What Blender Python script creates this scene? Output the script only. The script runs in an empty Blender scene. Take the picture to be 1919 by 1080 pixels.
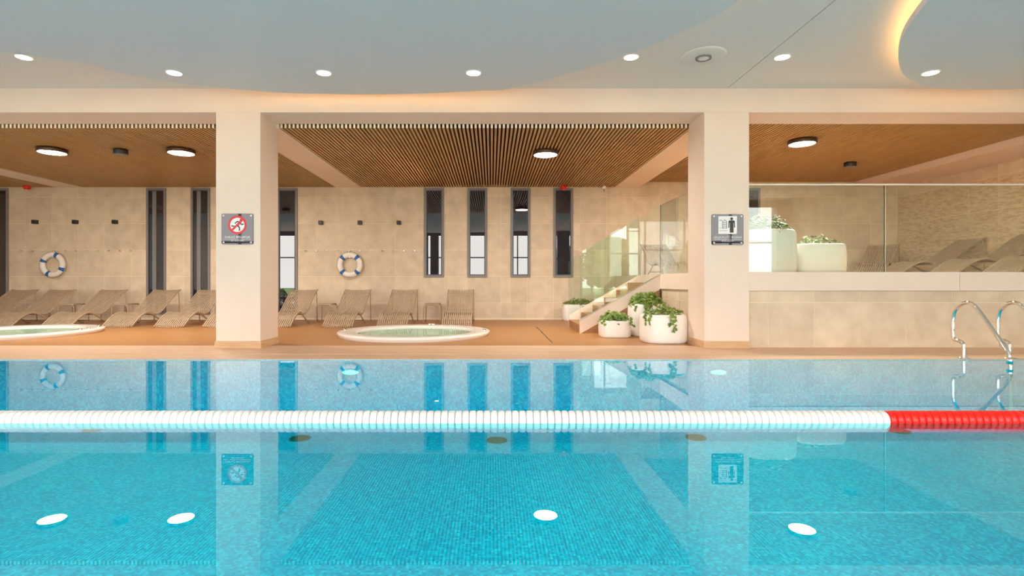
import bpy, bmesh, math, random
from mathutils import Vector, Matrix
random.seed(7)
C = bpy.context.scene.collection
S = bpy.context.scene
pi = math.pi

# ------------------------------------------------------------------ camera, world, exposure
H = 1.083                      # eye height over the water
cam = bpy.data.objects.new('camera', bpy.data.cameras.new('camera'))
C.objects.link(cam)
cam.location = (0, 0, H)
cam.rotation_euler = (pi/2, 0, 0)
cam.data.sensor_width = 36
cam.data.lens = 36*1000/1919
cam.data.shift_x = (959.5-921)/1919
cam.data.shift_y = (528-540)/1919
cam.data.clip_start = 0.05
S.camera = cam

world = bpy.data.worlds.new('overcast_sky'); S.world = world
world.use_nodes = True
bg = world.node_tree.nodes['Background']
bg.inputs[0].default_value = (1.0, .955, .90, 1)
bg.inputs[1].default_value = 6.0

S.view_settings.view_transform = 'Standard'
S.view_settings.look = 'None'
S.view_settings.gamma = 1
S.view_settings.use_curve_mapping = False
S.view_settings.exposure = 0.58
S.cycles.transparent_max_bounces = 24
S.cycles.max_bounces = 10
S.cycles.diffuse_bounces = 6
S.cycles.caustics_reflective = False
S.cycles.caustics_refractive = False
S.cycles.sample_clamp_indirect = 6

LAMP_POWER = 190.0              # big surface lamps, emission strength
SPOT_POWER = 40.0              # recessed downlights
COVE_POWER = 10.0
POOL_POWER = 7.0

# window light guide: tells the sampler where the sky comes in
pl = bpy.data.lights.new('facade_portal', 'AREA')
pl.shape = 'RECTANGLE'; pl.size = 27; pl.size_y = 4.1
pl.cycles.is_portal = True
po = bpy.data.objects.new('facade_portal', pl); C.objects.link(po)
po.location = (-2, -2.9, 2.1); po.rotation_euler = (pi/2, 0, 0)   # checked below: light looks to +Y
po.rotation_euler = (-pi/2, 0, 0)

# ------------------------------------------------------------------ materials
def new_mat(name):
    m = bpy.data.materials.new(name); m.use_nodes = True
    nt = m.node_tree
    return m, nt, nt.nodes['Principled BSDF'], nt.nodes['Material Output']

def N(nt, typ, **kw):
    n = nt.nodes.new(typ)
    for k, v in kw.items(): setattr(n, k, v)
    return n

def plain(name, col, rough=0.5, metal=0.0, spec=0.5, coat=0.0):
    m, nt, b, o = new_mat(name)
    b.inputs['Base Color'].default_value = (*col, 1)
    b.inputs['Roughness'].default_value = rough
    b.inputs['Metallic'].default_value = metal
    b.inputs['Specular IOR Level'].default_value = spec
    b.inputs['Coat Weight'].default_value = coat
    return m

def noisy(name, c1, c2, scale=(1,1,1), nscale=5, rough=0.5, bump=0.0, detail=5, spec=0.5, tint=0.0, lo=0.35, hi=0.65, coord='pos', bdist=0.01):
    """two colours mixed by noise; optional brightness change from piece to piece"""
    m, nt, b, o = new_mat(name)
    if coord == 'pos':
        g = N(nt, 'ShaderNodeNewGeometry'); src = g.outputs['Position']
    else:
        g = N(nt, 'ShaderNodeTexCoord'); src = g.outputs['Object']
    mp = N(nt, 'ShaderNodeMapping'); mp.inputs['Scale'].default_value = scale
    nt.links.new(src, mp.inputs['Vector'])
    nz = N(nt, 'ShaderNodeTexNoise'); nz.inputs['Scale'].default_value = nscale; nz.inputs['Detail'].default_value = detail
    nt.links.new(mp.outputs[0], nz.inputs['Vector'])
    r = N(nt, 'ShaderNodeValToRGB')
    r.color_ramp.elements[0].position = lo; r.color_ramp.elements[0].color = (*c1, 1)
    r.color_ramp.elements[1].position = hi; r.color_ramp.elements[1].color = (*c2, 1)
    nt.links.new(nz.outputs['Fac'], r.inputs[0])
    out = r.outputs[0]
    if tint:
        oi = N(nt, 'ShaderNodeObjectInfo')
        mr = N(nt, 'ShaderNodeMapRange')
        mr.inputs['To Min'].default_value = 1-tint; mr.inputs['To Max'].default_value = 1+tint
        nt.links.new(oi.outputs['Random'], mr.inputs['Value'])
        hsv = N(nt, 'ShaderNodeHueSaturation')
        nt.links.new(mr.outputs[0], hsv.inputs['Value']); nt.links.new(out, hsv.inputs['Color'])
        out = hsv.outputs[0]
    nt.links.new(out, b.inputs['Base Color'])
    b.inputs['Roughness'].default_value = rough
    b.inputs['Specular IOR Level'].default_value = spec
    if bump:
        bp = N(nt, 'ShaderNodeBump'); bp.inputs['Strength'].default_value = bump; bp.inputs['Distance'].default_value = bdist
        nt.links.new(nz.outputs['Fac'], bp.inputs['Height']); nt.links.new(bp.outputs[0], b.inputs['Normal'])
    return m

def emitter(name, col, strength):
    m, nt, b, o = new_mat(name)
    b.inputs['Base Color'].default_value = (*col, 1)
    b.inputs['Emission Color'].default_value = (*col, 1)
    b.inputs['Emission Strength'].default_value = strength
    return m

def see_through(name, tint, ior, base=0.0, gain=1.0, rough=0.0, ripple=0.0):
    """thin clear sheet: fresnel mix of a mirror and a tinted clear layer"""
    m = bpy.data.materials.new(name); m.use_nodes = True
    nt = m.node_tree; nt.nodes.clear()
    o = N(nt, 'ShaderNodeOutputMaterial')
    fr = N(nt, 'ShaderNodeFresnel'); fr.inputs['IOR'].default_value = ior
    ma = N(nt, 'ShaderNodeMath', operation='MULTIPLY_ADD'); ma.inputs[1].default_value = gain; ma.inputs[2].default_value = base
    g = N(nt, 'ShaderNodeNewGeometry')
    inv = N(nt, 'ShaderNodeMath', operation='SUBTRACT'); inv.inputs[0].default_value = 1
    mu = N(nt, 'ShaderNodeMath', operation='MULTIPLY', use_clamp=True)
    nt.links.new(fr.outputs[0], ma.inputs[0]); nt.links.new(g.outputs['Backfacing'], inv.inputs[1])
    nt.links.new(ma.outputs[0], mu.inputs[0]); nt.links.new(inv.outputs[0], mu.inputs[1])
    t = N(nt, 'ShaderNodeBsdfTransparent'); t.inputs[0].default_value = (*tint, 1)
    gl = N(nt, 'ShaderNodeBsdfGlossy'); gl.inputs['Roughness'].default_value = rough
    gl.inputs['Color'].default_value = (1, 1, 1, 1)
    mx = N(nt, 'ShaderNodeMixShader')
    nt.links.new(mu.outputs[0], mx.inputs[0]); nt.links.new(t.outputs[0], mx.inputs[1]); nt.links.new(gl.outputs[0], mx.inputs[2])
    nt.links.new(mx.outputs[0], o.inputs['Surface'])
    if ripple:
        mp = N(nt, 'ShaderNodeMapping'); mp.inputs['Scale'].default_value = (1, 1.0, 1)
        nt.links.new(g.outputs['Position'], mp.inputs[0])
        nz = N(nt, 'ShaderNodeTexNoise'); nz.inputs['Scale'].default_value = 3.0; nz.inputs['Detail'].default_value = 1
        nt.links.new(mp.outputs[0], nz.inputs['Vector'])
        bp = N(nt, 'ShaderNodeBump'); bp.inputs['Strength'].default_value = ripple; bp.inputs['Distance'].default_value = 0.01
        nt.links.new(nz.outputs['Fac'], bp.inputs['Height'])
        nt.links.new(bp.outputs[0], gl.inputs['Normal']); nt.links.new(bp.outputs[0], fr.inputs['Normal'])
    return m

def mosaic_mat(name):
    m, nt, b, o = new_mat(name)
    g = N(nt, 'ShaderNodeNewGeometry')
    ad = N(nt, 'ShaderNodeVectorMath', operation='ADD'); ad.inputs[1].default_value = (100.003, 100.004, 100.0071)
    nt.links.new(g.outputs['Position'], ad.inputs[0])
    sc = N(nt, 'ShaderNodeVectorMath', operation='SCALE'); sc.inputs['Scale'].default_value = 1/0.025
    nt.links.new(ad.outputs[0], sc.inputs[0])
    fl = N(nt, 'ShaderNodeVectorMath', operation='FLOOR'); nt.links.new(sc.outputs[0], fl.inputs[0])
    wn = N(nt, 'ShaderNodeTexWhiteNoise'); nt.links.new(fl.outputs[0], wn.inputs['Vector'])
    r = N(nt, 'ShaderNodeValToRGB'); r.color_ramp.interpolation = 'CONSTANT'
    cols = [(0, (0.003, .40, .64)), (.3, (.006, .50, .74)), (.55, (.010, .58, .81)), (.8, (.02, .66, .86)), (.93, (.06, .74, .90))]
    r.color_ramp.elements[0].position = 0; r.color_ramp.elements[0].color = (*cols[0][1], 1)
    r.color_ramp.elements[1].position = cols[1][0]; r.color_ramp.elements[1].color = (*cols[1][1], 1)
    for p, c in cols[2:]:
        e = r.color_ramp.elements.new(p); e.color = (*c, 1)
    nt.links.new(wn.outputs['Value'], r.inputs[0])
    fc = N(nt, 'ShaderNodeVectorMath', operation='FRACTION'); nt.links.new(sc.outputs[0], fc.inputs[0])
    sp = N(nt, 'ShaderNodeSeparateXYZ'); nt.links.new(fc.outputs[0], sp.inputs[0])
    lx = N(nt, 'ShaderNodeMath', operation='LESS_THAN'); lx.inputs[1].default_value = .10
    ly = N(nt, 'ShaderNodeMath', operation='LESS_THAN'); ly.inputs[1].default_value = .10
    nt.links.new(sp.outputs[0], lx.inputs[0]); nt.links.new(sp.outputs[1], ly.inputs[0])
    mxx = N(nt, 'ShaderNodeMath', operation='MAXIMUM'); nt.links.new(lx.outputs[0], mxx.inputs[0]); nt.links.new(ly.outputs[0], mxx.inputs[1])
    mx = N(nt, 'ShaderNodeMix', data_type='RGBA')
    nt.links.new(mxx.outputs[0], mx.inputs['Factor']); nt.links.new(r.outputs[0], mx.inputs['A'])
    mx.inputs['B'].default_value = (.010, .50, .69, 1)
    nt.links.new(mx.outputs['Result'], b.inputs['Base Color'])
    b.inputs['Roughness'].default_value = .5
    return m

M = {}
M['cream'] = noisy('cream_plaster', (.82, .68, .58), (.85, .715, .61), nscale=1.2, rough=.6, spec=.2)
M['ceiling'] = plain('ceiling_white', (.78, .76, .73), .6, spec=.2)
M['island'] = plain('island_white', (.70, .715, .73), .5, spec=.25)
M['tile'] = noisy('beige_stone_tile', (.66, .53, .385), (.76, .63, .475), nscale=3.5, rough=.45, tint=.06, spec=.3, detail=8)
M['grout'] = plain('pale_grout', (.86, .74, .56), .8, spec=.1)
M['stone'] = noisy('rippled_stone_tile', (.54, .40, .25), (.76, .60, .42), scale=(1, 3.2, 12), nscale=2.3, rough=.6, tint=.05, bump=.55, detail=4, bdist=.03, spec=.2, lo=.34, hi=.58)  # light and shade of the ripples is also put into the colour
M['deck'] = noisy('orange_brown_deck', (.38, .17, .055), (.46, .22, .075), scale=(.5, 14, 1), nscale=2.0, rough=.38, spec=.35)
M['deck_step'] = noisy('brown_step', (.36, .19, .08), (.46, .25, .11), scale=(1, 8, 8), nscale=2.0, rough=.5, spec=.3)
M['band'] = noisy('pink_beige_edge', (.66, .43, .28), (.72, .48, .33), scale=(.4, 6, 1), nscale=2, rough=.4, spec=.35)
M['band_dark'] = plain('edge_groove', (.48, .27, .14), .6)
M['basewood'] = noisy('pale_oak_base', (.58, .36, .19), (.68, .44, .25), scale=(1, 1, 9), nscale=3, rough=.5)
M['slat'] = noisy('oak_slat', (.47, .28, .118), (.56, .345, .155), scale=(9, .6, 9), nscale=2, rough=.42, spec=.4)
M['slat_end'] = plain('pale_slat_end', (.92, .80, .62), .6)
M['slat_back'] = plain('dark_gap', (.035, .018, .010), .9, spec=.1)
M['mosaic'] = mosaic_mat('pool_mosaic')
M['water'] = see_through('pool_water', (.04, .96, 1.0), 1.333, base=.035, gain=1.15, ripple=.012)
M['spa_water'] = see_through('spa_water', (.66, .84, .77), 1.333, base=.02, gain=.75, ripple=.05)
M['glass'] = see_through('clear_glass', (.93, .975, .95), 1.5, base=.045, gain=1.4)
M['glass_edge'] = plain('glass_edge', (.03, .09, .07), .2)
M['facade_glass'] = see_through('facade_glass', (.97, .98, .98), 1.45)
M['pane'] = plain('dark_window_glass', (.012, .012, .02), 0.0, spec=.5)
M['pane'].node_tree.nodes['Principled BSDF'].inputs['IOR'].default_value = 1.9
M['frame'] = plain('grey_window_frame', (.23, .21, .22), .45)
M['frame_in'] = plain('dark_window_frame', (.035, .04, .055), .4)
M['sash_grey'] = plain('grey_sash', (.20, .205, .225), .5)
M['white'] = plain('white_plastic', (.88, .86, .84), .35)
M['planter'] = plain('white_planter', (.90, .87, .83), .4)
M['acrylic'] = plain('white_acrylic', (.90, .86, .82), .18, coat=.3)
M['rattan'] = noisy('taupe_slats', (.41, .30, .205), (.49, .365, .255), nscale=12, rough=.55, spec=.3)
M['rattan_dark'] = plain('dark_taupe_frame', (.30, .20, .13), .5)
M['chrome'] = plain('chrome', (.82, .80, .78), .08, metal=1)
M['black'] = plain('black_metal', (.025, .02, .02), .4)
M['bronze'] = plain('dark_bronze', (.10, .05, .03), .35, metal=.4)
M['red'] = plain('red_plastic', (.85, .012, .006), .3)
M['red_paint'] = plain('red_print', (.75, .01, .02), .4)
M['white_print'] = plain('white_print', (.86, .86, .86), .4)
M['dark_print'] = plain('black_print', (.015, .015, .02), .4)
M['float_white'] = plain('white_float', (.74, .725, .72), .35)
M['float_red'] = plain('red_float', (.88, .010, .004), .35)
M['ring_white'] = plain('ring_white', (.88, .82, .77), .4)
M['ring_blue'] = plain('ring_blue', (.012, .14, .45), .4)
M['rope'] = plain('beige_rope', (.52, .44, .32), .8)
M['leaf'] = noisy('ivy_leaf', (.05, .13, .015), (.22, .32, .04), nscale=9, rough=.45, lo=.3, hi=.7)
M['tree_leaf'] = noisy('tree_leaf', (.06, .16, .03), (.20, .34, .08), nscale=2, rough=.7)
M['bark'] = plain('bark', (.12, .08, .05), .9)
M['soil'] = plain('soil', (.05, .03, .02), .9)
M['lawn'] = noisy('lawn', (.10, .22, .05), (.2, .34, .1), nscale=.7, rough=.9)
M['paving'] = plain('pale_paving', (.62, .60, .57), .8)
M['lamp'] = emitter('warm_lamp', (1, .90, .76), LAMP_POWER)
M['spot'] = emitter('warm_downlight', (1, .74, .46), SPOT_POWER)
M['cove'] = emitter('cove_strip', (1, .55, .18), COVE_POWER)
M['pool_lamp'] = emitter('pool_lamp', (.85, .97, 1), POOL_POWER)
M['drain'] = plain('drain_grate', (.16, .15, .09), .5)
M['plaque'] = None
def plaque():
    m = bpy.data.materials.new('mirror_plaque'); m.use_nodes = True
    nt = m.node_tree; nt.nodes.clear()
    o = N(nt, 'ShaderNodeOutputMaterial'); d = N(nt, 'ShaderNodeBsdfDiffuse'); g = N(nt, 'ShaderNodeBsdfGlossy')
    d.inputs[0].default_value = (.05, .04, .055, 1); g.inputs['Roughness'].default_value = 0.0
    mx = N(nt, 'ShaderNodeMixShader'); mx.inputs[0].default_value = .042
    nt.links.new(d.outputs[0], mx.inputs[1]); nt.links.new(g.outputs[0], mx.inputs[2]); nt.links.new(mx.outputs[0], o.inputs[0])
    return m
M['plaque'] = plaque()

# ------------------------------------------------------------------ mesh helpers
class MB:
    def __init__(s): s.v = []; s.f = []; s.m = []; s.mi = 0; s.smooth = set()
    def add(s, vs, fs, smooth=False):
        o = len(s.v); s.v += [tuple(p) for p in vs]
        for f in fs:
            if smooth: s.smooth.add(len(s.f))
            s.f.append([o+i for i in f]); s.m.append(s.mi)
        return s
    def box(s, x0, x1, y0, y1, z0, z1):
        v = [(x0,y0,z0),(x1,y0,z0),(x1,y1,z0),(x0,y1,z0),(x0,y0,z1),(x1,y0,z1),(x1,y1,z1),(x0,y1,z1)]
        return s.add(v, [(3,2,1,0),(4,5,6,7),(0,1,5,4),(1,2,6,5),(2,3,7,6),(3,0,4,7)])
    def bbox(s, x0, x1, y0, y1, z0, z1, b=.005):
        """box with bevelled edges"""
        bm = bmesh.new(); bmesh.ops.create_cube(bm, size=1)
        for v in bm.verts:
            v.co = Vector(((x0+x1)/2+v.co.x*(x1-x0), (y0+y1)/2+v.co.y*(y1-y0), (z0+z1)/2+v.co.z*(z1-z0)))
        bmesh.ops.bevel(bm, geom=bm.edges[:], offset=b, segments=1, affect='EDGES')
        bm.verts.index_update()
        s.add([v.co for v in bm.verts], [[v.index for v in f.verts] for f in bm.faces]); bm.free()
        return s
    def lathe(s, prof, n=32, c=(0,0,0), axis='z', smooth=True, caps=True):
        vs = []
        for r, h in prof:
            for i in range(n):
                a = 2*pi*i/n
                p = {'z': (r*math.cos(a), r*math.sin(a), h), 'x': (h, r*math.cos(a), r*math.sin(a)), 'y': (r*math.sin(a), h, r*math.cos(a))}[axis]
                vs.append((c[0]+p[0], c[1]+p[1], c[2]+p[2]))
        fs = []
        for k in range(len(prof)-1):
            for i in range(n):
                fs.append((k*n+i, k*n+(i+1)%n, (k+1)*n+(i+1)%n, (k+1)*n+i))
        s.add(vs, fs, smooth)
        if caps:
            o = len(s.v)-len(vs)
            for k, rev in ((0, True), (len(prof)-1, False)):
                if prof[k][0] > 1e-6:
                    f = [o+k*n+i for i in range(n)]
                    s.f.append(f[::-1] if rev else f); s.m.append(s.mi)
        return s
    def tube(s, pts, r, n=8, closed=False, rx=None):
        """round (or flat, when rx is given) bar along points"""
        pts = [Vector(p) for p in pts]; k = len(pts); vs = []
        up = None
        for i, p in enumerate(pts):
            if closed: t = pts[(i+1) % k]-pts[i-1]
            else: t = pts[min(i+1, k-1)]-pts[max(i-1, 0)]
            t.normalize()
            if up is None:
                up = Vector((1,0,0)) if abs(t.x) < .9 else Vector((0,0,1))
            a = (up - t*up.dot(t)).normalized(); b = t.cross(a); up = a
            for j in range(n):
                th = 2*pi*(j+.5)/n
                vs.append(p + a*math.cos(th)*(rx or r) + b*math.sin(th)*r)
        fs = []
        for i in range(k if closed else k-1):
            for j in range(n):
                i2 = (i+1) % k
                fs.append((i*n+j, i*n+(j+1)%n, i2*n+(j+1)%n, i2*n+j))
        s.add(vs, fs, n > 4)
        if not closed:
            o = len(s.v)-len(vs)
            s.f.append([o+j for j in range(n)][::-1]); s.m.append(s.mi)
            s.f.append([o+(k-1)*n+j for j in range(n)]); s.m.append(s.mi)
        return s
    def prism(s, poly, z0, z1, to=lambda x, y, z: (x, y, z)):
        n = len(poly)
        v = [to(x, y, z0) for x, y in poly]+[to(x, y, z1) for x, y in poly]
        return s.add(v, [tuple(range(n))[::-1], tuple(range(n, 2*n))]+[(i, (i+1) % n, n+(i+1) % n, n+i) for i in range(n)])
    def mesh(s, name, mats):
        me = bpy.data.meshes.new(name)
        me.from_pydata(s.v, [], s.f)
        mats = mats if isinstance(mats, (list, tuple)) else [mats]
        for m in mats: me.materials.append(m)
        me.polygons.foreach_set('material_index', s.m)
        me.polygons.foreach_set('use_smooth', [i in s.smooth for i in range(len(s.f))])
        bm = bmesh.new(); bm.from_mesh(me); bmesh.ops.recalc_face_normals(bm, faces=bm.faces[:]) if getattr(s, 'fix', True) else None
        bm.to_mesh(me); bm.free()
        return me
    def build(s, name, mats, parent=None, loc=None):
        o = bpy.data.objects.new(name, s.mesh(name, mats)); C.objects.link(o)
        if parent: o.parent = parent
        if loc: o.location = loc
        return o

def tag(o, label=None, cat=None, group=None, kind=None):
    for k, v in (('label', label), ('category', cat), ('group', group), ('kind', kind)):
        if v: o[k] = v
    return o
def thing(name, label, cat, loc=(0,0,0), rz=0, group=None):
    o = bpy.data.objects.new(name, None); C.objects.link(o)
    o.empty_display_size = .1
    o.location = loc; o.rotation_euler = (0, 0, rz)
    return tag(o, label, cat, group)
def struct(name, mb, mat, label, parent=None):
    o = mb.build(name, mat, parent)
    if not parent: tag(o, label, kind='structure')
    return o
def group_root(name, label):
    o = bpy.data.objects.new(name, None); C.objects.link(o); o.empty_display_size = .1
    return tag(o, label, kind='structure')
def dup(root, loc, rz=None, label=None):
    r = root.copy(); C.objects.link(r); r.location = loc
    if rz is not None: r.rotation_euler = (0, 0, rz)
    if label: r['label'] = label
    for ch in list(root.children):
        c = ch.copy(); C.objects.link(c); c.parent = r
        for g in list(ch.children):
            d = g.copy(); C.objects.link(d); d.parent = c
    return r
def spline(pts, n=6):
    """smooth curve through points"""
    P = [Vector(p) for p in pts]; out = []
    for i in range(len(P)-1):
        p0 = P[max(i-1, 0)]; p1 = P[i]; p2 = P[i+1]; p3 = P[min(i+2, len(P)-1)]
        for k in range(n):
            t = k/n
            out.append(.5*((2*p1)+(p2-p0)*t+(2*p0-5*p1+4*p2-p3)*t*t+(3*p1-p0-3*p2+p3)*t**3))
    out.append(P[-1]); return out
ORD = ['', 'first', 'second', 'third', 'fourth', 'fifth', 'sixth', 'seventh', 'eighth', 'ninth', 'tenth', 'eleventh', 'twelfth']

# ------------------------------------------------------------------ the setting
YP, YB, YE = 8.66, 15.15, 7.47           # pillar face, rear wall, far pool edge
XL, XR, YF = -16.0, 11.54, -3.0          # side walls, glazed front behind the camera
PIL = [(-4.47, -3.75), (3.455, 4.18)]
SPA = [(-1.57, 10.92), (-9.85, 11.0)]

# pool basin (mosaic lined)
PX0, PX1, PY0, PY1, PZ = -15.0, 10.9, .6, YE, -.92
mb = MB(); mb.fix = False
mb.add([(PX0,PY0,PZ),(PX1,PY0,PZ),(PX1,PY1,PZ),(PX0,PY1,PZ),(PX0,PY0,-.012),(PX1,PY0,-.012),(PX1,PY1,-.012),(PX0,PY1,-.012)],
       [(0,1,2,3),(0,4,5,1),(1,5,6,2),(2,6,7,3),(3,7,4,0)])
mb.fix = False
struct('pool_basin', mb, M['mosaic'], 'swimming pool basin lined with small turquoise mosaic')
mb = MB(); mb.fix = False
mb.add([(PX0,PY0,-.015),(PX1,PY0,-.015),(PX1,PY1,-.015),(PX0,PY1,-.015)], [(0,1,2,3)])
struct('pool_water', mb, M['water'], 'still turquoise pool water filling the swimming pool')

# deck floor with round openings for the two spas
def deck_mesh():
    mb = MB(); hw = 1.66; r = 1.46; n = 48
    y0, y1 = 9.02, YB
    xs = [XL]; holes = sorted(SPA)
    for cx, cy in holes: xs += [cx-hw, cx+hw]
    xs.append(XR)
    for i in range(0, len(xs), 2):
        mb.add([(xs[i],y0,0),(xs[i+1],y0,0),(xs[i+1],y1,0),(xs[i],y1,0)], [(0,1,2,3)])
    for cx, cy in holes:
        mb.add([(cx-hw,y0,0),(cx+hw,y0,0),(cx+hw,cy-hw,0),(cx-hw,cy-hw,0)], [(0,1,2,3)])
        mb.add([(cx-hw,cy+hw,0),(cx+hw,cy+hw,0),(cx+hw,y1,0),(cx-hw,y1,0)], [(0,1,2,3)])
        vs = []
        for k in range(n):
            a = 2*pi*k/n; c, s_ = math.cos(a), math.sin(a); q = hw/max(abs(c), abs(s_))
            vs += [(cx+r*c, cy+r*s_, 0), (cx+q*c, cy+q*s_, 0)]
        mb.add(vs, [(2*k, 2*k+1, (2*k+3) % (2*n), (2*k+2) % (2*n)) for k in range(n)])
    mb.fix = False
    return mb
floor = struct('floor', deck_mesh(), M['deck'], 'orange brown wood look deck around the spas')
mb = MB()
mb.box(XL, XR, 7.97, 9.02, -.3, .001)
mb.build('edge_band', M['band'], floor)
mb = MB(); mb.box(XL, XR, 7.94, 7.97, -.3, -.004); mb.build('groove', M['band_dark'], floor)
mb = MB(); mb.box(XL, XR, YE, 7.94, -.012, 0); mb.build('pool_edge', M['band'], floor)
mb = MB(); mb.box(XL, XR, YF-.2, PY0, -.012, -.002); mb.build('near_deck', M['band'], floor)
for x0, x1 in ((XL, PX0), (PX1, XR)):
    mb = MB(); mb.box(x0, x1, PY0, YE, -.012, -.001); mb.build('end_deck', M['band'], floor)
mb = MB(); mb.box(1.065, 1.085, 9.45, 12.75, .0005, .003)
mb.build('slot_drain', M['black'], floor)

# pillars with oak bases
for k, (x0, x1) in enumerate(PIL):
    mb = MB(); mb.box(x0, x1, YP, YP+.715, -.02, 3.83)
    p = struct('pillar', mb, M['cream'], ['cream square pillar carrying the no running plaque', 'cream square pillar carrying the pool depth plaque'][k])
    mb = MB(); q = .014
    mb.box(x0-q, x1+q, YP-q, YP, 0, .118); mb.box(x0-q, x1+q, YP+.715, YP+.715+q, 0, .118)
    mb.box(x0-q, x0, YP, YP+.715, 0, .118); mb.box(x1, x1+q, YP, YP+.715, 0, .118)
    mb.build('baseboard', M['basewood'], p)

# long header beam over the pillars
mb = MB(); mb.bbox(XL, XR, YP, 9.30, 3.83, 4.40, .004)
struct('header_beam', mb, M['cream'], 'long cream header beam running over the pillars')
# beams running back between the slatted bays
for x0, x1, lab in ((-12.32, -11.60, 'cream ceiling beam over the far spa'), (-4.40, -3.70, 'cream ceiling beam behind the no running pillar'),
                    (3.50, 4.18, 'cream ceiling beam above the stairs'), (10.30, XR, 'cream ceiling beam along the rippled stone wall')):
    mb = MB(); mb.box(x0, x1, 9.30, YB, 3.755, 4.3)
    struct('beam', mb, M['cream'], lab)
# slatted ceilings
def slats(x0, x1, z, label):
    r = group_root('ceiling', label)
    mb = MB(); mb.box(x0, x1, 9.305, YB, z+.075, z+.12); mb.build('backing', M['slat_back'], r)
    n = int((x1-x0)/.07); pitch = (x1-x0)/n
    mb = MB(); mb.box(-.0185, .0185, 9.31, YB-.002, 0, .07); mb.m = [1 if i == 2 else 0 for i in range(6)]; me = mb.mesh('slat', [M['slat'], M['slat_end']])
    for i in range(n):
        o = bpy.data.objects.new('slat', me); C.objects.link(o); o.parent = r
        o.location = (x0+pitch*(i+.5), 0, z)
slats(-3.70, 3.50, 3.762, 'oak slatted ceiling of the middle bay')
slats(-11.60, -4.40, 3.762, 'oak slatted ceiling over the row of loungers and far spa')
slats(-14.9, -12.32, 3.762, 'oak slatted ceiling beyond the far beam')
slats(4.18, 10.30, 3.91, 'oak slatted ceiling over the raised deck')

# plaster ceiling over the pool, two sheets with a joint at x=3.83
mb = MB(); mb.box(XL, 3.823, YF-.2, YP, 4.22, 4.4); mb.box(3.837, XR, YF-.2, YP, 4.22, 4.4)
ceil = struct('ceiling', mb, M['ceiling'], 'smooth plaster ceiling over the pool')
mb = MB(); mb.box(3.823, 3.837, YF-.2, YP, 4.235, 4.4); mb.build('joint', M['frame'], ceil)
mb = MB(); mb.box(XL-.3, XR+.3, YF-.3, YB+.3, 4.4, 4.6)
struct('roof', mb, M['ceiling'], 'roof slab over the hall')

def island(pts, label):
    P = spline([(x, y, 0) for x, y in pts]+[(pts[0][0], pts[0][1], 0)], 10)[:-1]
    poly = [(p.x, p.y) for p in P]
    r = group_root('ceiling', label)
    mb = MB(); mb.prism(poly, 4.0, 4.085); o = mb.build('drop_panel', M['island'], r)
    # light strip on top of the panel, set in from its edge
    cx = sum(p[0] for p in poly)/len(poly); cy = sum(p[1] for p in poly)/len(poly)
    ring = []
    n = len(poly)
    for i in range(n):
        a = Vector(poly[i-1]); b = Vector(poly[(i+1) % n]); t = (b-a).normalized(); nn = Vector((t.y, -t.x))
        p = Vector(poly[i])
        if nn.dot(p-Vector((cx, cy))) > 0: nn = -nn
        ring.append((p.x+nn.x*.06, p.y+nn.y*.06, 4.10))
    mb = MB(); mb.tube(ring, .012, 4, closed=True); mb.build('light_strip', M['cove'], r)
    # hangers carrying the panel
    mb = MB()
    for k in range(0, n, max(1, n//10)):
        x, y, _ = ring[k]; x = x+(cx-x)*.2; y = y+(cy-y)*.2
        mb.lathe([(.02, 4.08), (.02, 4.22)], 8, (x, y, 0))
    mb.build('hanger', M['frame'], r)
    return r
island([(-6.3,6.75),(-5.48,7.11),(-5.23,7.42),(-4.82,7.74),(-3.99,8.04),(-3.07,8.26),(-1.42,8.30),(-.17,8.15),(.31,8.04),(1.21,7.37),(1.92,6.66),(2.35,6.04),(2.56,5.52),
        (2.8,4.0),(2.6,2.0),(1.0,-.5),(-2.5,-1.6),(-6,-1.2),(-8.6,.8),(-9.2,3.5),(-8.2,5.8)], 'large pale drop ceiling panel with a curved edge')
island([(4.52,5.52),(4.80,6.17),(5.09,6.66),(5.46,7.15),(5.93,7.62),(6.53,7.97),(6.94,8.08),(7.52,8.09),(8.02,8.04),(9.2,7.4),(10.3,5.8),(10.6,3.2),(9.2,.2),(6.8,-.9),(4.8,.4),(4.1,3.2)],
       'pale drop ceiling panel edged with a glowing cove')

# rear wall: windows, then tiles cut around them
WIN = []   # x0, x1, z0, z1
for x0, x1 in ((-1.909,-1.348),(-.68,-.12),(.545,1.106),(1.757,2.318)): WIN.append((x0, x1, 1.204, 3.735))
for x0, x1 in ((-14.36,-13.70),(-9.79,-9.23),(-8.53,-7.98),(-6.08,-5.50)): WIN.append((x0, x1, .15, 3.735))
WIN.append((7.08, 7.62, 1.95, 3.735))
mb = MB(); mb.box(XL-.3, XR+.3, YB, YB+.3, -.3, 4.5)
wb = struct('wall_back', mb, M['grout'], 'rear wall clad in square beige stone tiles')
def sub(rects, w):
    out = []
    for a, b, c, d in rects:
        if w[0] >= b or w[1] <= a or w[2] >= d or w[3] <= c: out.append((a, b, c, d)); continue
        if a < w[0]: out.append((a, w[0], c, d))
        if b > w[1]: out.append((w[1], b, c, d))
        m0, m1 = max(a, w[0]), min(b, w[1])
        if c < w[2]: out.append((m0, m1, c, w[2]))
        if d > w[3]: out.append((m0, m1, w[3], d))
    return out
TC = {}
def tile(parent, w, h, loc, mat, axis='y'):
    """one wall tile, mesh shared with every tile of the same size"""
    key = (round(w, 3), round(h, 3), mat.name, axis)
    if key not in TC:
        mb = MB(); t = .005
        if axis == 'y': mb.bbox(-w/2, w/2, -t, .002, -h/2, h/2, .001)
        else: mb.bbox(-t, .002, -w/2, w/2, -h/2, h/2, .001)
        TC[key] = mb.mesh('tile', mat)
    o = bpy.data.objects.new('tile', TC[key]); C.objects.link(o); o.parent = parent; o.location = loc
    return o
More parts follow.
